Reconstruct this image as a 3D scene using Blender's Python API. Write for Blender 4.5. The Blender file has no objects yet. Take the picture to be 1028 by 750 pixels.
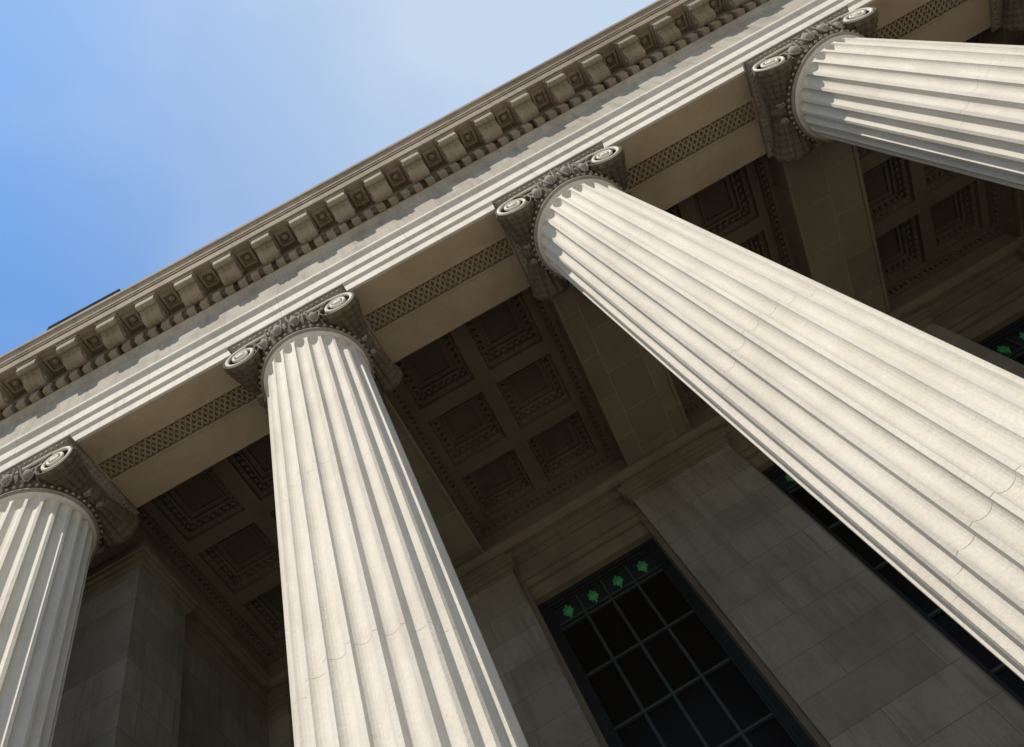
import bpy, math, random
from mathutils import Vector, Matrix
random.seed(4)
PI=math.pi
# ------------------------------------------------------------------ materials
def new_mat(name):
    m=bpy.data.materials.new(name); m.use_nodes=True
    nt=m.node_tree; nt.nodes.clear()
    out=nt.nodes.new('ShaderNodeOutputMaterial'); b=nt.nodes.new('ShaderNodeBsdfPrincipled')
    nt.links.new(b.outputs[0],out.inputs[0])
    return m,nt,b
def mixc(nt,fac,a,b,mode='MIX'):
    n=nt.nodes.new('ShaderNodeMix'); n.data_type='RGBA'; n.blend_type=mode
    for s,v in ((n.inputs[0],fac),(n.inputs[6],a),(n.inputs[7],b)):
        if isinstance(v,bpy.types.NodeSocket): nt.links.new(v,s)
        elif isinstance(v,(tuple,list)): s.default_value=(v[0],v[1],v[2],1)
        else: s.default_value=v
    return n.outputs[2]
def noise(nt,vec,scale,detail=4,rough=.6,stretch=None,lo=.35,hi=.65):
    if stretch:
        mp=nt.nodes.new('ShaderNodeMapping'); mp.inputs['Scale'].default_value=stretch
        nt.links.new(vec,mp.inputs[0]); vec=mp.outputs[0]
    n=nt.nodes.new('ShaderNodeTexNoise'); n.inputs['Scale'].default_value=scale
    n.inputs['Detail'].default_value=detail; n.inputs['Roughness'].default_value=rough
    nt.links.new(vec,n.inputs['Vector'])
    r=nt.nodes.new('ShaderNodeMapRange'); r.inputs[1].default_value=lo; r.inputs[2].default_value=hi
    nt.links.new(n.outputs[0],r.inputs[0])
    return r.outputs[0]
def math_n(nt,op,a,b):
    n=nt.nodes.new('ShaderNodeMath'); n.operation=op
    for i,v in enumerate((a,b)):
        if isinstance(v,bpy.types.NodeSocket): nt.links.new(v,n.inputs[i])
        else: n.inputs[i].default_value=v
    return n.outputs[0]
def stone(name,col,dark=.62,stain=.5,streak=.35,joints=None,bw=1.4,bh=.6,off=(0,0),bump=.25,mortar=.009,rough=.85,vary=.12,mdark=.55):
    m,nt,b=new_mat(name)
    g=nt.nodes.new('ShaderNodeNewGeometry'); pos=g.outputs['Position']
    d=tuple(c*dark for c in col); dd=(col[0]*dark*.95,col[1]*dark*.88,col[2]*dark*.76)
    base=col
    j=None
    if joints:
        sx=nt.nodes.new('ShaderNodeSeparateXYZ'); nt.links.new(pos,sx.inputs[0])
        cx=nt.nodes.new('ShaderNodeCombineXYZ')
        ax={'x':0,'y':1,'z':2}
        nt.links.new(math_n(nt,'ADD',sx.outputs[ax[joints[0]]],off[0]+60),cx.inputs[0])
        nt.links.new(math_n(nt,'ADD',sx.outputs[ax[joints[1]]],off[1]+30),cx.inputs[1])
        br=nt.nodes.new('ShaderNodeTexBrick'); nt.links.new(cx.outputs[0],br.inputs[0])
        br.inputs['Scale'].default_value=1; br.inputs['Brick Width'].default_value=bw
        br.inputs['Row Height'].default_value=bh; br.inputs['Mortar Size'].default_value=mortar
        br.inputs['Mortar Smooth'].default_value=.3
        v=vary
        br.inputs['Color1'].default_value=(col[0]*(1+v),col[1]*(1+v),col[2]*(1+v),1)
        br.inputs['Color2'].default_value=(col[0]*(1-v),col[1]*(1-v),col[2]*(1-v*1.2),1)
        br.inputs['Mortar'].default_value=(col[0]*mdark,col[1]*mdark,col[2]*mdark,1)
        base=br.outputs[0]; j=br.outputs[1]
    c=mixc(nt,math_n(nt,'MULTIPLY',noise(nt,pos,.9,5,.65,lo=.45,hi=.75),stain),base,dd)
    if streak>0: c=mixc(nt,math_n(nt,'MULTIPLY',noise(nt,pos,2.2,4,.6,(3.5,3.5,.35),lo=.5,hi=.75),streak),c,d)
    fine=noise(nt,pos,26,4,.75,lo=.3,hi=.8)
    c=mixc(nt,math_n(nt,'MULTIPLY',fine,.36),c,d)
    nt.links.new(c,b.inputs['Base Color']); b.inputs['Roughness'].default_value=rough
    b.inputs['Specular IOR Level'].default_value=.2
    h=fine
    if j is not None: h=math_n(nt,'SUBTRACT',h,math_n(nt,'MULTIPLY',j,1.6))
    bp=nt.nodes.new('ShaderNodeBump'); bp.inputs['Strength'].default_value=bump; bp.inputs['Distance'].default_value=.012
    nt.links.new(h,bp.inputs['Height']); nt.links.new(bp.outputs[0],b.inputs['Normal'])
    return m
M_col=stone('column_limestone',(.72,.66,.56),stain=.42,streak=.42,dark=.64)
M_ent=stone('entablature_limestone',(.68,.625,.54),joints='xz',bw=2.36,bh=40,off=(.75,0),mortar=.005,vary=.03,stain=.45,streak=.45,dark=.55)
M_frz=stone('frieze_limestone_shaded',(.42,.375,.305),joints='xz',bw=2.36,bh=40,off=(.75,0),mortar=.005,vary=.05,stain=.75,streak=.7,dark=.5)  # darker base colour stands in for the cornice's shade, with heavier staining
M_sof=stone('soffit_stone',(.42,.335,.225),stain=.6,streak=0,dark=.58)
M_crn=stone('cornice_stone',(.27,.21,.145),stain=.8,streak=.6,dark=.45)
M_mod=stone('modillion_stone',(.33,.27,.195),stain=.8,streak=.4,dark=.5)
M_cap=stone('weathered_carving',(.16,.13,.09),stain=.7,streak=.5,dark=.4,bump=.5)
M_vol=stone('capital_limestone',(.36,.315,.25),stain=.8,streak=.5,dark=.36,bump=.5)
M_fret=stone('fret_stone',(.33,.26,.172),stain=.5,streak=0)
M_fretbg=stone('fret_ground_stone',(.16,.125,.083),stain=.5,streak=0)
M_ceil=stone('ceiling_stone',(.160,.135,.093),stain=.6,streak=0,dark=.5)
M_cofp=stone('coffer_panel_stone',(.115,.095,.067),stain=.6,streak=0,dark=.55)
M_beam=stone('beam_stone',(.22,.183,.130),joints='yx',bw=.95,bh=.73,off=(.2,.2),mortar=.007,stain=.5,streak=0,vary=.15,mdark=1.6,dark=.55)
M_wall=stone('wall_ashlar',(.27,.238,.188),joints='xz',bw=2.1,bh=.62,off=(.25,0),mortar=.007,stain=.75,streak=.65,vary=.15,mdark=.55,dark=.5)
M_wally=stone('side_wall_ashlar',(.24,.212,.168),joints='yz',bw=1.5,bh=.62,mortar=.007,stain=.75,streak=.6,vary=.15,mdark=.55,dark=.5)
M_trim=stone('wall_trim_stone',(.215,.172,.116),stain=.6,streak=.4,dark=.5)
M_pave=stone('paving_stone',(.32,.29,.24),joints='xy',bw=1.2,bh=.8,stain=.4,streak=0,vary=.1)
def simple(name,col,rough=.5,metal=0,n=.3,sc=8,spec=.5):
    m,nt,b=new_mat(name); g=nt.nodes.new('ShaderNodeNewGeometry')
    c=mixc(nt,math_n(nt,'MULTIPLY',noise(nt,g.outputs['Position'],sc),n),col,tuple(x*.5 for x in col))
    nt.links.new(c,b.inputs['Base Color']); b.inputs['Roughness'].default_value=rough; b.inputs['Metallic'].default_value=metal
    b.inputs['Specular IOR Level'].default_value=spec
    return m
M_glass=simple('dark_window_glass',(.012,.010,.008),.2,spec=.06)
M_frame=simple('bronze_window_frame',(.022,.025,.024),.5,.1,spec=.2)
M_mull=simple('glazing_bar_metal',(.05,.058,.053),.5,.1,spec=.2)
M_green=simple('green_painted_ornament',(.05,.32,.09),.5)
M_lead=simple('dark_lead',(.04,.035,.03),.9,spec=0)
# ------------------------------------------------------------------ mesh builder
class MB:
    def __init__(s): s.v=[];s.f=[];s.m=[];s.sm=[]
    def add(s,vs,fs,mat=0,smooth=False):
        o=len(s.v); s.v+=[tuple(v) for v in vs]
        for f in fs: s.f.append([i+o for i in f]); s.m.append(mat); s.sm.append(smooth)
    def box(s,x0,x1,y0,y1,z0,z1,mat=0):
        s.add([(x0,y0,z0),(x1,y0,z0),(x1,y1,z0),(x0,y1,z0),(x0,y0,z1),(x1,y0,z1),(x1,y1,z1),(x0,y1,z1)],
              [(0,3,2,1),(4,5,6,7),(0,1,5,4),(1,2,6,5),(2,3,7,6),(3,0,4,7)],mat)
    def prism_x(s,prof,x0,x1,mat=0,closed=True):
        n=len(prof)
        vs=[(x0,y,z) for y,z in prof]+[(x1,y,z) for y,z in prof]
        fs=[(i,(i+1)%n,(i+1)%n+n,i+n) for i in range(n if closed else n-1)]
        if closed: fs+= [tuple(range(n))[::-1],tuple(range(n,2*n))]
        s.add(vs,fs,mat)
    def prism_z(s,prof,z0,z1,mat=0):
        n=len(prof)
        vs=[(x,y,z0) for x,y in prof]+[(x,y,z1) for x,y in prof]
        s.add(vs,[(i,(i+1)%n,(i+1)%n+n,i+n) for i in range(n)]+[tuple(range(n))[::-1],tuple(range(n,2*n))],mat)
    def grid(s,rows,mat=0,smooth=True,wrap=True):
        nr=len(rows);n=len(rows[0]); vs=[p for r in rows for p in r]; fs=[]
        for a in range(nr-1):
            for i in range(n if wrap else n-1):
                k=(i+1)%n
                fs.append((a*n+i,a*n+k,(a+1)*n+k,(a+1)*n+i))
        s.add(vs,fs,mat,smooth)
    def lathe(s,prof,c=(0,0,0),axis='z',seg=48,mat=0,smooth=True,mod=None):
        rows=[]
        for k,(r,h) in enumerate(prof):
            row=[]
            for i in range(seg):
                a=2*PI*i/seg; rr=r+(mod(a,k) if mod else 0)
                if axis=='z': row.append((c[0]+rr*math.cos(a),c[1]+rr*math.sin(a),c[2]+h))
                else: row.append((c[0]+rr*math.cos(a),c[1]+h,c[2]+rr*math.sin(a)))
            rows.append(row)
        s.grid(rows,mat,smooth)
    def ball(s,c,r,mat=0,seg=8,rg=5):
        rx,ry,rz=r if isinstance(r,tuple) else (r,r,r)
        rows=[]
        for j in range(rg+1):
            t=PI*j/rg
            rows.append([(c[0]+rx*math.sin(t)*math.cos(2*PI*i/seg),c[1]+ry*math.sin(t)*math.sin(2*PI*i/seg),c[2]+rz*math.cos(t)) for i in range(seg)])
        s.grid(rows,mat,True)
    def tube(s,pts,rads,mat=0,seg=8):
        rows=[]
        for i,p in enumerate(pts):
            p=Vector(p); a=Vector(pts[max(i-1,0)]); b=Vector(pts[min(i+1,len(pts)-1)])
            t=(b-a).normalized(); u=Vector((0,1,0)); w=t.cross(u).normalized()
            rows.append([tuple(p+(w*math.cos(2*PI*k/seg)+u*math.sin(2*PI*k/seg))*rads[i]) for k in range(seg)])
        s.grid(rows,mat,True)
    def obj(s,name,mats,parent=None,loc=(0,0,0)):
        me=bpy.data.meshes.new(name); me.from_pydata(s.v,[],s.f)
        for m in mats: me.materials.append(m)
        me.polygons.foreach_set('material_index',s.m); me.polygons.foreach_set('use_smooth',s.sm); me.update()
        import bmesh
        bm=bmesh.new(); bm.from_mesh(me); bmesh.ops.recalc_face_normals(bm,faces=bm.faces); bm.to_mesh(me); bm.free()
        return inst(name,me,parent,loc)
def inst(name,me,parent=None,loc=(0,0,0)):
    o=bpy.data.objects.new(name,me); bpy.context.scene.collection.objects.link(o); o.location=loc
    if parent: o.parent=parent
    return o
def empty(name,loc=(0,0,0)):
    o=bpy.data.objects.new(name,None); bpy.context.scene.collection.objects.link(o); o.location=loc; return o
# ------------------------------------------------------------------ dimensions (camera at origin height 0)
SP=4.72; X3=3.06; CY=5.12; FLOOR=-1.2; GROUND=-1.7
COLX=[X3+SP*k for k in range(-3,4)]       # -11.1 .. 17.2
BAYX=[X3+SP*(k+.5)-.06 for k in (-2,-1,0,1)]
XL,XR=-16.0,22.0
# ------------------------------------------------------------------ column parts
NF=24
def shaft(j0):
    mb=MB(); zb=FLOOR+.62; zt=11.60
    fl0=zb+.14; fl1=11.555
    zs=set()
    z=zb
    while z<zt: zs.add(round(z,4)); z+=.55
    for k in range(9):
        zs.add(fl1-.10*(1-math.cos(k/8*PI/2))-0.0 if k else fl1); zs.add(fl1-.10+.10*math.sin(k/8*PI/2))
        zs.add(fl0+.10-.10*math.sin(k/8*PI/2))
    zs|={zb,zt}
    joints=[j0+2.9*k for k in range(-3,6) if zb+.4<j0+2.9*k<zt-.5]
    for j in joints: zs|={j-.003,j-.0012,j+.0012,j+.003}
    zs=sorted(zs)
    us=[-1,-.97,-.85,-.6,-.3,0,.3,.6,.85,.97,1]
    rows=[]
    for z in zs:
        t=(z-zb)/(zt-zb); r=.89-.125*max(t,0)**1.5
        g=.0035 if any(abs(z-j)<.002 for j in joints) else 0
        row=[]; pit=2*PI/NF; ah=pit*.40
        for i in range(NF):
            a0=i*pit
            for u in us:
                v=0
                if z>fl1-.10: v=(z-(fl1-.10))/.10
                if z<fl0+.10: v=((fl0+.10)-z)/.10
                q=1-u*u-min(v,1.2)**2
                d=.088*(r/.85)*math.sqrt(q) if q>0 else 0
                rr=r-d-g; a=a0+u*ah
                row.append((rr*math.cos(a),rr*math.sin(a),z))
        rows.append(row)
    mb.grid(rows,0,False)
    mb.lathe([(.765,zt),(.785,zt+.02),(.80,zt+.035)],seg=96)
    mb.lathe([(.80,zt+.035),(.825,zt+.04),(.842,zt+.06),(.842,zt+.08),(.825,zt+.10),(.79,zt+.105),(.79,zt+.2)],seg=96,mat=1)
    return mb
def capital_mesh():
    mb=MB()
    mb.lathe([(.79,11.73),(.82,11.76),(.85,11.84),(.87,11.93),(.875,12.02),(.87,12.08),(.80,12.10),(.80,12.3)],seg=72,mat=0)
    for i in range(54):
        a=2*PI*i/54; mb.ball((.845*math.cos(a),.845*math.sin(a),11.735),(.032,.032,.028),1,6,4)
    n=20
    for i in range(n):
        a=2*PI*(i+.5)/n
        mb.ball((.90*math.cos(a),.90*math.sin(a),11.955),(.078,.078,.12),1,10,6)
        a2=a+PI/n
        r0,r1=.875,.955
        P=[(r0,-.03,12.08),(r1,0,12.08),(r0,.03,12.08),(r0-.05,0,11.79)]
        pts=[((r)*math.cos(a2)-s_*math.sin(a2),(r)*math.sin(a2)+s_*math.cos(a2),z) for r,s_,z in P]
        mb.add(pts,[(0,1,3),(1,2,3),(0,2,1)],1)
        for s_ in (-1,1):
            pts=[]
            for k in range(9):
                f=k/8
                aa=a+s_*(.112*math.cos(f*PI/2)**.7 if f<1 else 0); rr=.965-.085*f
                pts.append((rr*math.cos(aa),rr*math.sin(aa),12.07-.275*f))
            mb.tube(pts,[.020]*9,1,5)
    # bolsters
    for sx in (-1,1):
        def rad(t):
            return .150+.150*abs(t)**1.5
        prof=[]
        K=72
        for k in range(K+1):
            t=-1+2*k/K; r=rad(t)
            if abs(t)<.12: r+=.045*math.cos(t/.12*PI/2)
            elif abs(t)<.19: r+=.02*math.sin((abs(t)-.12)/.07*PI)
            else: r+=.016*abs(math.sin((abs(t)-.19)/.81*PI*6))
            prof.append((r,t*.78))
        pre=[(.0,-.70),(.275,-.70),(.285,-.80),(.305,-.80)]
        post=[(.305,.80),(.285,.80),(.275,.70),(.0,.70)]
        full=pre+prof+post
        def mod(a,k):
            kk=k-4
            if 0<=kk<=K:
                t=abs(-1+2*kk/K)
                if t<.19: return .008*math.cos(20*a) if t<.12 else 0
                w=min(1,(t-.19)*6)*min(1,(1-t)*12)
                return w*(.060*(abs(math.cos(6*a+.6*t))**.6)-.035+.010*math.cos(36*a))
            return 0
        mb.lathe(full,(sx*.81,0,12.0),'y',120,0,True,mod)
        for sy in (-1,1):
            pts=[];rad_=[]
            N=120
            for k in range(8): pts.append((sx*(.02+.79*k/8),sy*.79,12.295)); rad_.append(.026)
            for k in range(N):
                f=k/(N-1); th=PI/2-f*2*PI*2.6; r=.293*math.exp(-1.7*f)
                pts.append((sx*(.81+r*math.cos(th)),sy*(.775+.045*f),12.0+r*math.sin(th))); rad_.append(.032-.014*f)
            mb.tube(pts,rad_,2,8)
            mb.lathe([(.065,-.10),(.065,.03),(.045,.055),(.0,.06)] if sy>0 else [(.065,.10),(.065,-.03),(.045,-.055),(.0,-.06)],(sx*.81,sy*.775,12.0),'y',16,2)
    for sy in (-1,1):
        y0,y1=sorted((sy*.70,sy*.77)); mb.box(-.80,.80,y0,y1,12.06,12.30,0)
        mb.tube([(x*.1,sy*.785,12.10) for x in range(-6,7)],[.022]*13,1,6)
    mb.box(-.86,.86,-.76,.76,12.12,12.335,0)
    rows=[]
    for (e,z) in [(-.03,12.335),(.0,12.345),(.03,12.37),(.055,12.41),(.065,12.44),(.05,12.45),(.085,12.452),(.085,12.497)]:
        hx=.93+e; hy=.78+e
        rows.append([(-hx,-hy,z),(hx,-hy,z),(hx,hy,z),(-hx,hy,z)])
    mb.grid(rows,1,False)
    mb.add(rows[0],[(0,3,2,1)],1); mb.add(rows[-1],[(0,1,2,3)],1)
    for i in range(-10,11):
        for sy in (-1,1):
            mb.ball((i*.09,sy*.822,12.40),(.032,.018,.045),1,6,4)
    for i in range(-8,9):
        for sx in (-1,1):
            mb.ball((sx*.972,i*.09,12.40),(.018,.032,.045),1,6,4)
    return mb
def base_mesh():
    mb=MB(); f=FLOOR
    mb.box(-1.22,1.22,-1.22,1.22,f+.004,f+.22)
    def tor(rc,zc,rr,zr,n=9): return [(rc+rr*math.cos(-PI/2+PI*k/(n-1)),zc+zr*math.sin(-PI/2+PI*k/(n-1))) for k in range(n)]
    p=[(.9,f+.22)]+tor(1.08,f+.31,.12,.09)+[(1.05,f+.41)]+[(1.0,f+.43),(.96,f+.46),(.97,f+.49),(1.01,f+.505)]+tor(.97,f+.565,.07,.055)+[(.90,f+.62),(.88,f+.63)]
    mb.lathe(p,seg=96); return mb
cap_obj=None
js=[8.6,9.3,7.95,9.05,8.3,9.5,8.9]
for i,x in enumerate(COLX):
    e=empty('ionic_column' if i==0 else 'ionic_column.%03d'%i,(x,CY,0))
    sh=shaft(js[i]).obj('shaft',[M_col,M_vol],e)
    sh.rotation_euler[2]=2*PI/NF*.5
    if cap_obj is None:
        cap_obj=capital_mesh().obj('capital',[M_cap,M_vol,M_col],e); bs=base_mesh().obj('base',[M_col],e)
        cme,bme=cap_obj.data,bs.data
    else:
        inst('capital',cme,e); inst('base',bme,e)
# ------------------------------------------------------------------ building
B=empty('neoclassical_building')
mb=MB()
F=4.40
prof=[(5.90,12.5),(F,12.5),(F,12.76),(F-.045,12.79),(F-.045,13.06),(F-.09,13.09),(F-.09,13.34),(F-.10,13.36),(F-.115,13.40),(F-.15,13.43),(F-.16,13.45),(F-.16,13.51),(F-.02,13.54),(5.90,13.54)]
mb.prism_x(prof,XL,XR,0)
mb.obj('architrave',[M_ent],B)
mb=MB()
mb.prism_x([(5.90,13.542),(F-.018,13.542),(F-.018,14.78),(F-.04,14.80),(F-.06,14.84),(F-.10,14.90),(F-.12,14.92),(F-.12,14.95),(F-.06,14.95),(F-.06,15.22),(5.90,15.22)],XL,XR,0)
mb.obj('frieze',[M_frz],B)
# soffit panels with lattice fret
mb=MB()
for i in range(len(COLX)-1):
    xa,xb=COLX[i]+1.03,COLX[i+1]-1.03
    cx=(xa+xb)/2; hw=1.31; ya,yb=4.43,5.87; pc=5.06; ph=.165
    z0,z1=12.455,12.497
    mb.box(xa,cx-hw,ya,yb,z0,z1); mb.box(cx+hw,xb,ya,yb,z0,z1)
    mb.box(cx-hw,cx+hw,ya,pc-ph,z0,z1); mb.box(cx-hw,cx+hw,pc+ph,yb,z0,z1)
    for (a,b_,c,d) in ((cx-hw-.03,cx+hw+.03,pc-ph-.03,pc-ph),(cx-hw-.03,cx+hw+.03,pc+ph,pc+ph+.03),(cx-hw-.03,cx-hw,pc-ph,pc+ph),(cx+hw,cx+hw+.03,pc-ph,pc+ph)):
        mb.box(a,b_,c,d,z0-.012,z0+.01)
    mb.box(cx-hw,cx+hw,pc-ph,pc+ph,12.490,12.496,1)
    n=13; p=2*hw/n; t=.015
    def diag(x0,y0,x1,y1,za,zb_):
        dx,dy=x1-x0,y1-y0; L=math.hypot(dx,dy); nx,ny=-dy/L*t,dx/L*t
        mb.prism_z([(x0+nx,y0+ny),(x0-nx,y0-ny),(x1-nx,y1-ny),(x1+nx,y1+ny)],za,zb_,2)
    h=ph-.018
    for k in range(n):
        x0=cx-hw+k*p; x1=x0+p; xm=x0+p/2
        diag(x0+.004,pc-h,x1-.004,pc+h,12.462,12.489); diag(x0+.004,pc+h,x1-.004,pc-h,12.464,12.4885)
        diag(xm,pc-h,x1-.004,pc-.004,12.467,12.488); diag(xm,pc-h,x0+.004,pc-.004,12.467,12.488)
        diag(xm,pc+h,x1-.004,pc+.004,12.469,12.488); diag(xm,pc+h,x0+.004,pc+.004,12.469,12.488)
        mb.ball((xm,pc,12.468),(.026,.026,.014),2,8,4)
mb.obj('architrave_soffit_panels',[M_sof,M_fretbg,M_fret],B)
# cornice
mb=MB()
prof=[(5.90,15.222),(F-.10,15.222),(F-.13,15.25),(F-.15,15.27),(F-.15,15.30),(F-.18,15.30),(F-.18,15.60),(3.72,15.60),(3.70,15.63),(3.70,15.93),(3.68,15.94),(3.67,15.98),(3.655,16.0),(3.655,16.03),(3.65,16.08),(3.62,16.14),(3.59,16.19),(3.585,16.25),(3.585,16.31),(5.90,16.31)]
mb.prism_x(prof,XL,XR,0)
mb.obj('cornice',[M_crn],B)
mb=MB()
n=int((XR-XL)/.26)
for k in range(n):
    x=XL+.1+k*.26; mb.box(x,x+.15+random.uniform(-.006,.006),F-.22,F-.055,14.975,15.219,0)
mb.obj('dentils',[M_mod],B)
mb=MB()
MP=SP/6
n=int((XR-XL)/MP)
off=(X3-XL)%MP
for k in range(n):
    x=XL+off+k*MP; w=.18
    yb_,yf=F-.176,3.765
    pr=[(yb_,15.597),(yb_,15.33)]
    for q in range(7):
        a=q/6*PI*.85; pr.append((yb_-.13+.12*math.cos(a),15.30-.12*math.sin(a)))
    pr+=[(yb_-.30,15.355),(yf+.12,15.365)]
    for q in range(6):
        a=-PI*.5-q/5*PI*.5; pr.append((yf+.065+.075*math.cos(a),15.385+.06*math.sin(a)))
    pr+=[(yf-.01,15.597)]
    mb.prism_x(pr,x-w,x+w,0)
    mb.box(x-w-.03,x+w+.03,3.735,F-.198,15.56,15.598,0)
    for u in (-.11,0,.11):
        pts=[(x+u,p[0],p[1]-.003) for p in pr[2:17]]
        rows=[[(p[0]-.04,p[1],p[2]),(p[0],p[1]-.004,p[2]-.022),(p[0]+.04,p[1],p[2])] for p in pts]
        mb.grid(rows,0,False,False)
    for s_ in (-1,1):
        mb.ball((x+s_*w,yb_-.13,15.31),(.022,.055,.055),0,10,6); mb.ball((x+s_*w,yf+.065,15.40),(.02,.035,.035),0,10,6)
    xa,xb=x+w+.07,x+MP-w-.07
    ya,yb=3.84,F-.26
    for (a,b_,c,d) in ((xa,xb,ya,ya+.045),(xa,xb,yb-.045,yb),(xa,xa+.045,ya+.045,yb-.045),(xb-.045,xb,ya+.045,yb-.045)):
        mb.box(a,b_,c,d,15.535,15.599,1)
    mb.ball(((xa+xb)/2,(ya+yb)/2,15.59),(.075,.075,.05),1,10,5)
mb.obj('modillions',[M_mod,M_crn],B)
mb=MB()
mb.box(XL,XR,5.9,14,14.2,16.25,0); mb.box(XL,XR,4.6,5.0,16.312,17.0,0)
mb.box(-6.05,-4.55,3.60,4.5,16.313,16.60,1)
mb.obj('roof',[M_crn,M_lead],B)
# beams
mb=MB()
for x in COLX[1:6]:
    mb.box(x-.79,x+.67,5.903,10.40,12.5,14.19,0)
    for s_ in (-.79,.60):
        mb.box(x+s_,x+s_+.07,5.93,10.30,12.475,12.499,0)
mb.obj('portico_beams',[M_beam],B)
# coffered ceiling
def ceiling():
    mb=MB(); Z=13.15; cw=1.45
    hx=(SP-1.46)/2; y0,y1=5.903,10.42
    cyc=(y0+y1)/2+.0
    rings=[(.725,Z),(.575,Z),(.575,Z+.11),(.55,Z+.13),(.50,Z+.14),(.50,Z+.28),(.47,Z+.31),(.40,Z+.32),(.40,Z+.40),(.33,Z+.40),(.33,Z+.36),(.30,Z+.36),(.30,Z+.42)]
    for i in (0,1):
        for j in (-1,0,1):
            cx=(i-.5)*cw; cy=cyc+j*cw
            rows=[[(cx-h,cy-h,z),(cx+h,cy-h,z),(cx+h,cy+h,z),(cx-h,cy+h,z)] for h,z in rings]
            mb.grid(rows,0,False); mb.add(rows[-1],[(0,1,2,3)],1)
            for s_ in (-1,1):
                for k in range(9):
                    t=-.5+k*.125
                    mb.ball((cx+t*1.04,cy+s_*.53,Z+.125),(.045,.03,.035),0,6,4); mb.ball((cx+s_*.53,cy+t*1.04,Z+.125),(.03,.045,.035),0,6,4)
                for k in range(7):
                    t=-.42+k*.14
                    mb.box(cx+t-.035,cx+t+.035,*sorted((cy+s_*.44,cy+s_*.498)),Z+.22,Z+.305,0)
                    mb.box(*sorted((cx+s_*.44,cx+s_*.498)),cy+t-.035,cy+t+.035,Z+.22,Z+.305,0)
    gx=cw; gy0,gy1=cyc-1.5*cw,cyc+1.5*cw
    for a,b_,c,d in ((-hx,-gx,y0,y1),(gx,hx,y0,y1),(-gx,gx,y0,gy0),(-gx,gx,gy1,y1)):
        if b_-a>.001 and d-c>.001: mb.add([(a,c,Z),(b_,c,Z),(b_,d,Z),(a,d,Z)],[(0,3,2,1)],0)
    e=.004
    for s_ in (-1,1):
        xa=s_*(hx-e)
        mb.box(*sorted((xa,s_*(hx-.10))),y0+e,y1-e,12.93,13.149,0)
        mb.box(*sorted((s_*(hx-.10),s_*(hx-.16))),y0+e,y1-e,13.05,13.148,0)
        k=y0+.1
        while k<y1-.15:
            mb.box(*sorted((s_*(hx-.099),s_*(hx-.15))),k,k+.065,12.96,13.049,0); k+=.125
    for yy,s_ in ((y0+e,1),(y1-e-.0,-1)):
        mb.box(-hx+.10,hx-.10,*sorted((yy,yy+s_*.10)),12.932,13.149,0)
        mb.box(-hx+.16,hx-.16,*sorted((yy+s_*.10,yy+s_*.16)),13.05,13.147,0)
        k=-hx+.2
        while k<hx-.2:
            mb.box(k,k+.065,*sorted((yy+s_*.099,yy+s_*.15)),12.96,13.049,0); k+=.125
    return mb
cme2=None
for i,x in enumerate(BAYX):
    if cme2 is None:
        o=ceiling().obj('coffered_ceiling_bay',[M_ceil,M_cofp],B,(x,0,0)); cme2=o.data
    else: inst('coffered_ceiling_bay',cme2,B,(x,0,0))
# back wall
mb=MB()
for x in COLX[1:6]:
    x-=.06
    mb.box(x-1.05,x+1.05,10.45,11.6,FLOOR+.004,11.70,0)
    for (e,z0,z1) in ((.02,11.70,11.76),(.06,11.761,11.86),(.11,11.861,11.95),(.14,11.951,12.06)):
        mb.box(x-1.05-e,x+1.05+e,10.45-e,11.6,z0,z1,1)
    mb.box(x-1.06,x+1.06,10.44,11.6,12.061,12.30,1)
mb.prism_x([(11.6,12.301),(10.42,12.301),(10.36,12.34),(10.30,12.40),(10.30,12.47),(10.42,12.498),(10.42,13.14),(11.6,13.14)],XL+8,XR-8,1)
for x in BAYX:
    a,b_=x-1.31,x+1.31
    mb.box(a,b_,10.62,11.6,11.35,12.30,1)
    mb.box(a,b_,10.55,10.62,12.12,12.299,1); mb.box(a,b_,10.585,10.62,11.98,12.119,1)
    mb.box(a,b_,10.56,10.62,11.50,11.58,1); mb.box(a,b_,10.70,11.6,11.05,11.349,1)
    for s_ in (-1,1):
        mb.box(*sorted((x+s_*1.31,x+s_*1.22)),10.60,11.6,FLOOR+.004,11.349,1)
mb.obj('back_wall',[M_wall,M_trim],B)
# side (end) walls
mb=MB()
for s_,xc in ((1,COLX[1]),(-1,COLX[5]-.12)):
    xi=xc+s_*.80
    xo=xc-s_*1.0
    def bx(a,b_,*r,m=0): mb.box(min(a,b_),max(a,b_),*r,m)
    bx(xo,xi,6.42,7.62,FLOOR+.004,11.70)
    for (e,z0,z1) in ((.02,11.70,11.76),(.06,11.761,11.86),(.11,11.861,11.95),(.14,11.951,12.06)):
        bx(xo,xi+s_*e,6.42-e,7.62+e,z0,z1,m=1)
    bx(xo,xi,6.45,7.62,12.061,12.497,m=1)
    xr=xi-s_*.22
    bx(xo,xr,7.621,8.25,FLOOR+.004,12.497); bx(xo,xr,9.75,10.449,FLOOR+.004,12.497)
    bx(xo,xr,8.251,9.749,9.6,12.497)
    bx(xo,xr-s_*.35,8.251,9.749,FLOOR+.004,9.599,m=2)
    for z0,z1,e in ((11.80,11.92,.06),(11.921,12.04,.10),(12.30,12.40,.16),(12.401,12.49,.20)):
        bx(xr-s_*.01,xr+s_*e,7.77,10.30,z0,z1,m=1)
mb.obj('end_walls',[M_wally,M_trim,M_glass],B)
mb=MB()
mb.box(XL,COLX[1]-1.001,6.40,14,FLOOR+.004,14.19,0); mb.box(COLX[5]+1.001,XR,6.40,14,FLOOR+.004,14.19,0)
mb.box(COLX[1]-1,COLX[5]+1,12.2,14,FLOOR+.004,14.19,0)
mb.obj('wing_walls',[M_wall],B)
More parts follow.
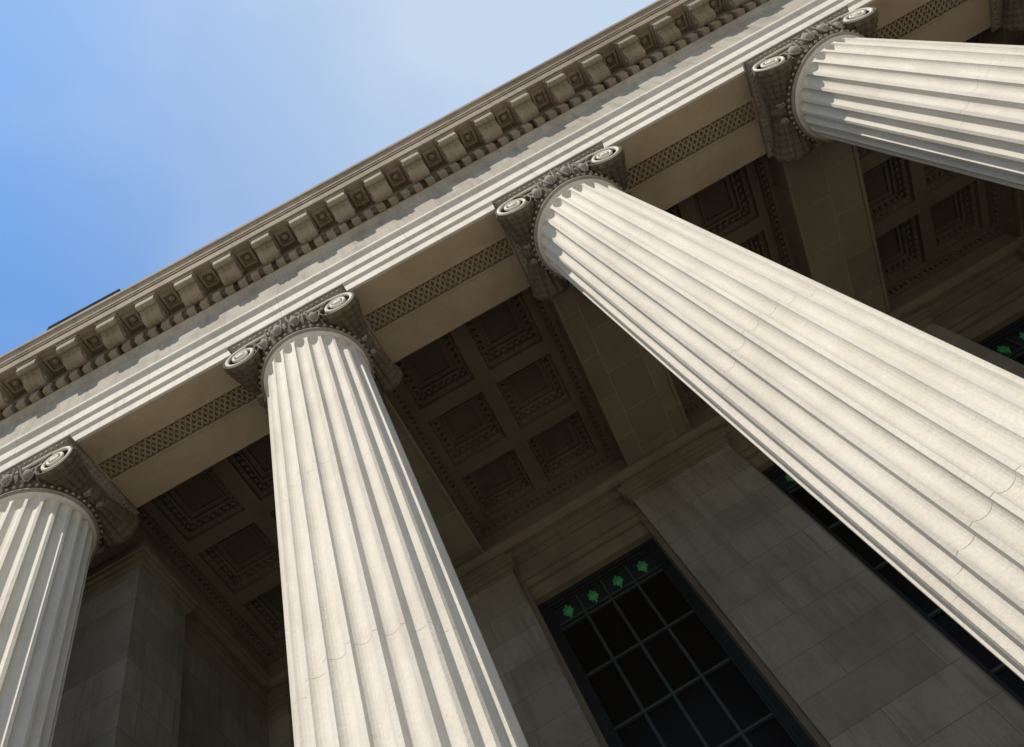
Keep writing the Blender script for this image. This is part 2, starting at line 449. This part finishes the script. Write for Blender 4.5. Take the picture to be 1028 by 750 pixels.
# windows
def window():
    mb=MB(); y=10.98; W=1.22; zt=11.045; zb=.3
    mb.box(-W,W,y,y+.05,zb,zt,0)
    mb.box(-W,W,y-.02,y+.2,FLOOR+.004,zb-.001,1)
    for (w0,w1,d) in ((W,W-.09,.13),(W-.09,W-.15,.09),(W-.15,W-.19,.05)):
        for s_ in (-1,1): mb.box(*sorted((s_*w0,s_*w1)),y-d,y-.001,zb,zt-(W-w0),1)
        mb.box(-w1,w1,y-d,y-.001,zt-(W-w1),zt-(W-w0),1)
    iw=W-.19; top=zt-.19
    pw=2*iw/4
    for k in (1,2,3):
        x=-iw+k*pw
        mb.box(x-.018,x+.018,y-.055,y-.001,zb,top,2); mb.box(x-.035,x+.035,y-.03,y-.001,zb,top-.001,1)
    zs=[top-.42]
    z=zs[0]-.10
    while z>zb: zs.append(z); z-=1.12
    for i,z in enumerate(zs):
        if z-.03<zb: continue
        mb.box(-iw,iw,y-.06,y-.002,z-.02,z+.02,2)
        mb.box(-iw,iw,y-.034,y-.002,z-.036,z+.036,1)
    mb.box(-iw,iw,y-.012,y-.001,zs[0]+.02,top,1)
    for k in range(4):
        cx=-iw+(k+.5)*pw; cz=(zs[0]+top)/2-.01
        pts=[(0,.17),(.035,.10),(.085,.085),(.075,.03),(.105,-.01),(.06,-.05),(.05,-.10),(.015,-.09),(.02,-.16)]
        poly=pts+[(-a,b_) for a,b_ in pts[::-1] if a>0]
        n=len(poly)
        fr=[(cx+a,y-.05,cz+b_) for a,b_ in poly]; bk=[(cx+a,y-.013,cz+b_) for a,b_ in poly]
        c=(cx,y-.085,cz)
        mb.add(fr+bk+[c],[(i,(i+1)%n,2*n) for i in range(n)]+[(i,i+n,(i+1)%n+n,(i+1)%n) for i in range(n)],3)
    return mb
wme=None
for x in BAYX:
    if wme is None:
        o=window().obj('window',[M_glass,M_frame,M_mull,M_green],B,(x,0,0)); wme=o.data
    else: inst('window',wme,B,(x,0,0))
# portico floor and steps
mb=MB()
mb.box(XL,XR,3.35,12.2,GROUND-.3,FLOOR,0)
mb.box(XL,XR,2.97,3.349,GROUND-.3,FLOOR-.166,0); mb.box(XL,XR,2.6,2.969,GROUND-.3,FLOOR-.333,0)
mb.obj('entrance_steps',[M_pave])
mb=MB(); mb.add([(-900,-900,GROUND),(900,-900,GROUND),(900,900,GROUND),(-900,900,GROUND)],[(0,1,2,3)])
mb.obj('ground',[M_pave])
# ------------------------------------------------------------------ light
EL,AZ=math.radians(57),math.radians(-14)
to_sun=Vector((math.sin(AZ)*math.cos(EL),-math.cos(AZ)*math.cos(EL),math.sin(EL)))
sd=bpy.data.lights.new('sun','SUN'); sd.energy=5.0; sd.angle=math.radians(.5); sd.color=(1,.955,.87)
so=bpy.data.objects.new('sun',sd); bpy.context.scene.collection.objects.link(so)
so.rotation_euler=to_sun.to_track_quat('Z','Y').to_euler(); so.location=(0,-20,40)
w=bpy.data.worlds.new('World'); bpy.context.scene.world=w; w.use_nodes=True
nt=w.node_tree; nt.nodes.clear()
out=nt.nodes.new('ShaderNodeOutputWorld'); bg=nt.nodes.new('ShaderNodeBackground'); nt.links.new(bg.outputs[0],out.inputs[0])
sky=nt.nodes.new('ShaderNodeTexSky'); sky.sky_type='NISHITA'; sky.sun_disc=False
sky.sun_elevation=EL; sky.sun_rotation=math.atan2(to_sun.x,to_sun.y)
sky.air_density=1.0; sky.dust_density=.6; sky.ozone_density=2.0
tc=nt.nodes.new('ShaderNodeTexCoord')
sx=nt.nodes.new('ShaderNodeSeparateXYZ'); nt.links.new(tc.outputs['Generated'],sx.inputs[0])
def mrange(sock,a,b,c,d):
    mr=nt.nodes.new('ShaderNodeMapRange'); mr.interpolation_type='SMOOTHSTEP'
    for i,v in enumerate((a,b,c,d)): mr.inputs[i+1].default_value=v
    nt.links.new(sock,mr.inputs[0]); return mr.outputs[0]
soft=math_n(nt,'MULTIPLY',noise(nt,tc.outputs['Generated'],2.6,4,.5,lo=.42,hi=.72),.30)
f=math_n(nt,'ADD',mrange(sx.outputs[0],-.48,.28,0,.92),soft)
f=math_n(nt,'MULTIPLY',f,mrange(sx.outputs[1],-.40,.05,.0,1))
f=math_n(nt,'MINIMUM',f,1.0)
base=mixc(nt,mrange(sx.outputs[1],-.40,.0,0,1),(.75,.85,.9),(.95,1.55,1.95))  # sky and veil cut back on the unseen sun side to lower facade ambient
base=mixc(nt,1.0,sky.outputs[0],base,'MULTIPLY')
c=mixc(nt,f,base,(4.3,5.3,6.6))
nt.links.new(c,bg.inputs[0]); bg.inputs[1].default_value=.13
# ------------------------------------------------------------------ camera
Zc=Vector((-290,-383,825)).normalized()
Xc=Vector((.866,-.495,.0745)); Xc=(Xc-Zc*Xc.dot(Zc)).normalized(); Yc=Zc.cross(Xc)
right=Vector((Xc.x,Yc.x,Zc.x)); up=-Vector((Xc.y,Yc.y,Zc.y)); fw=Vector((Xc.z,Yc.z,Zc.z))
cd=bpy.data.cameras.new('camera'); cam=bpy.data.objects.new('camera',cd); bpy.context.scene.collection.objects.link(cam)
cam.matrix_world=Matrix(((right.x,up.x,-fw.x,0),(right.y,up.y,-fw.y,0),(right.z,up.z,-fw.z,0),(0,0,0,1)))
cd.sensor_width=36; cd.lens=825/1028*36; cd.clip_start=.05; cd.clip_end=3000
sc=bpy.context.scene; sc.camera=cam
sc.view_settings.view_transform='Standard'; sc.view_settings.look='None'; sc.view_settings.exposure=0
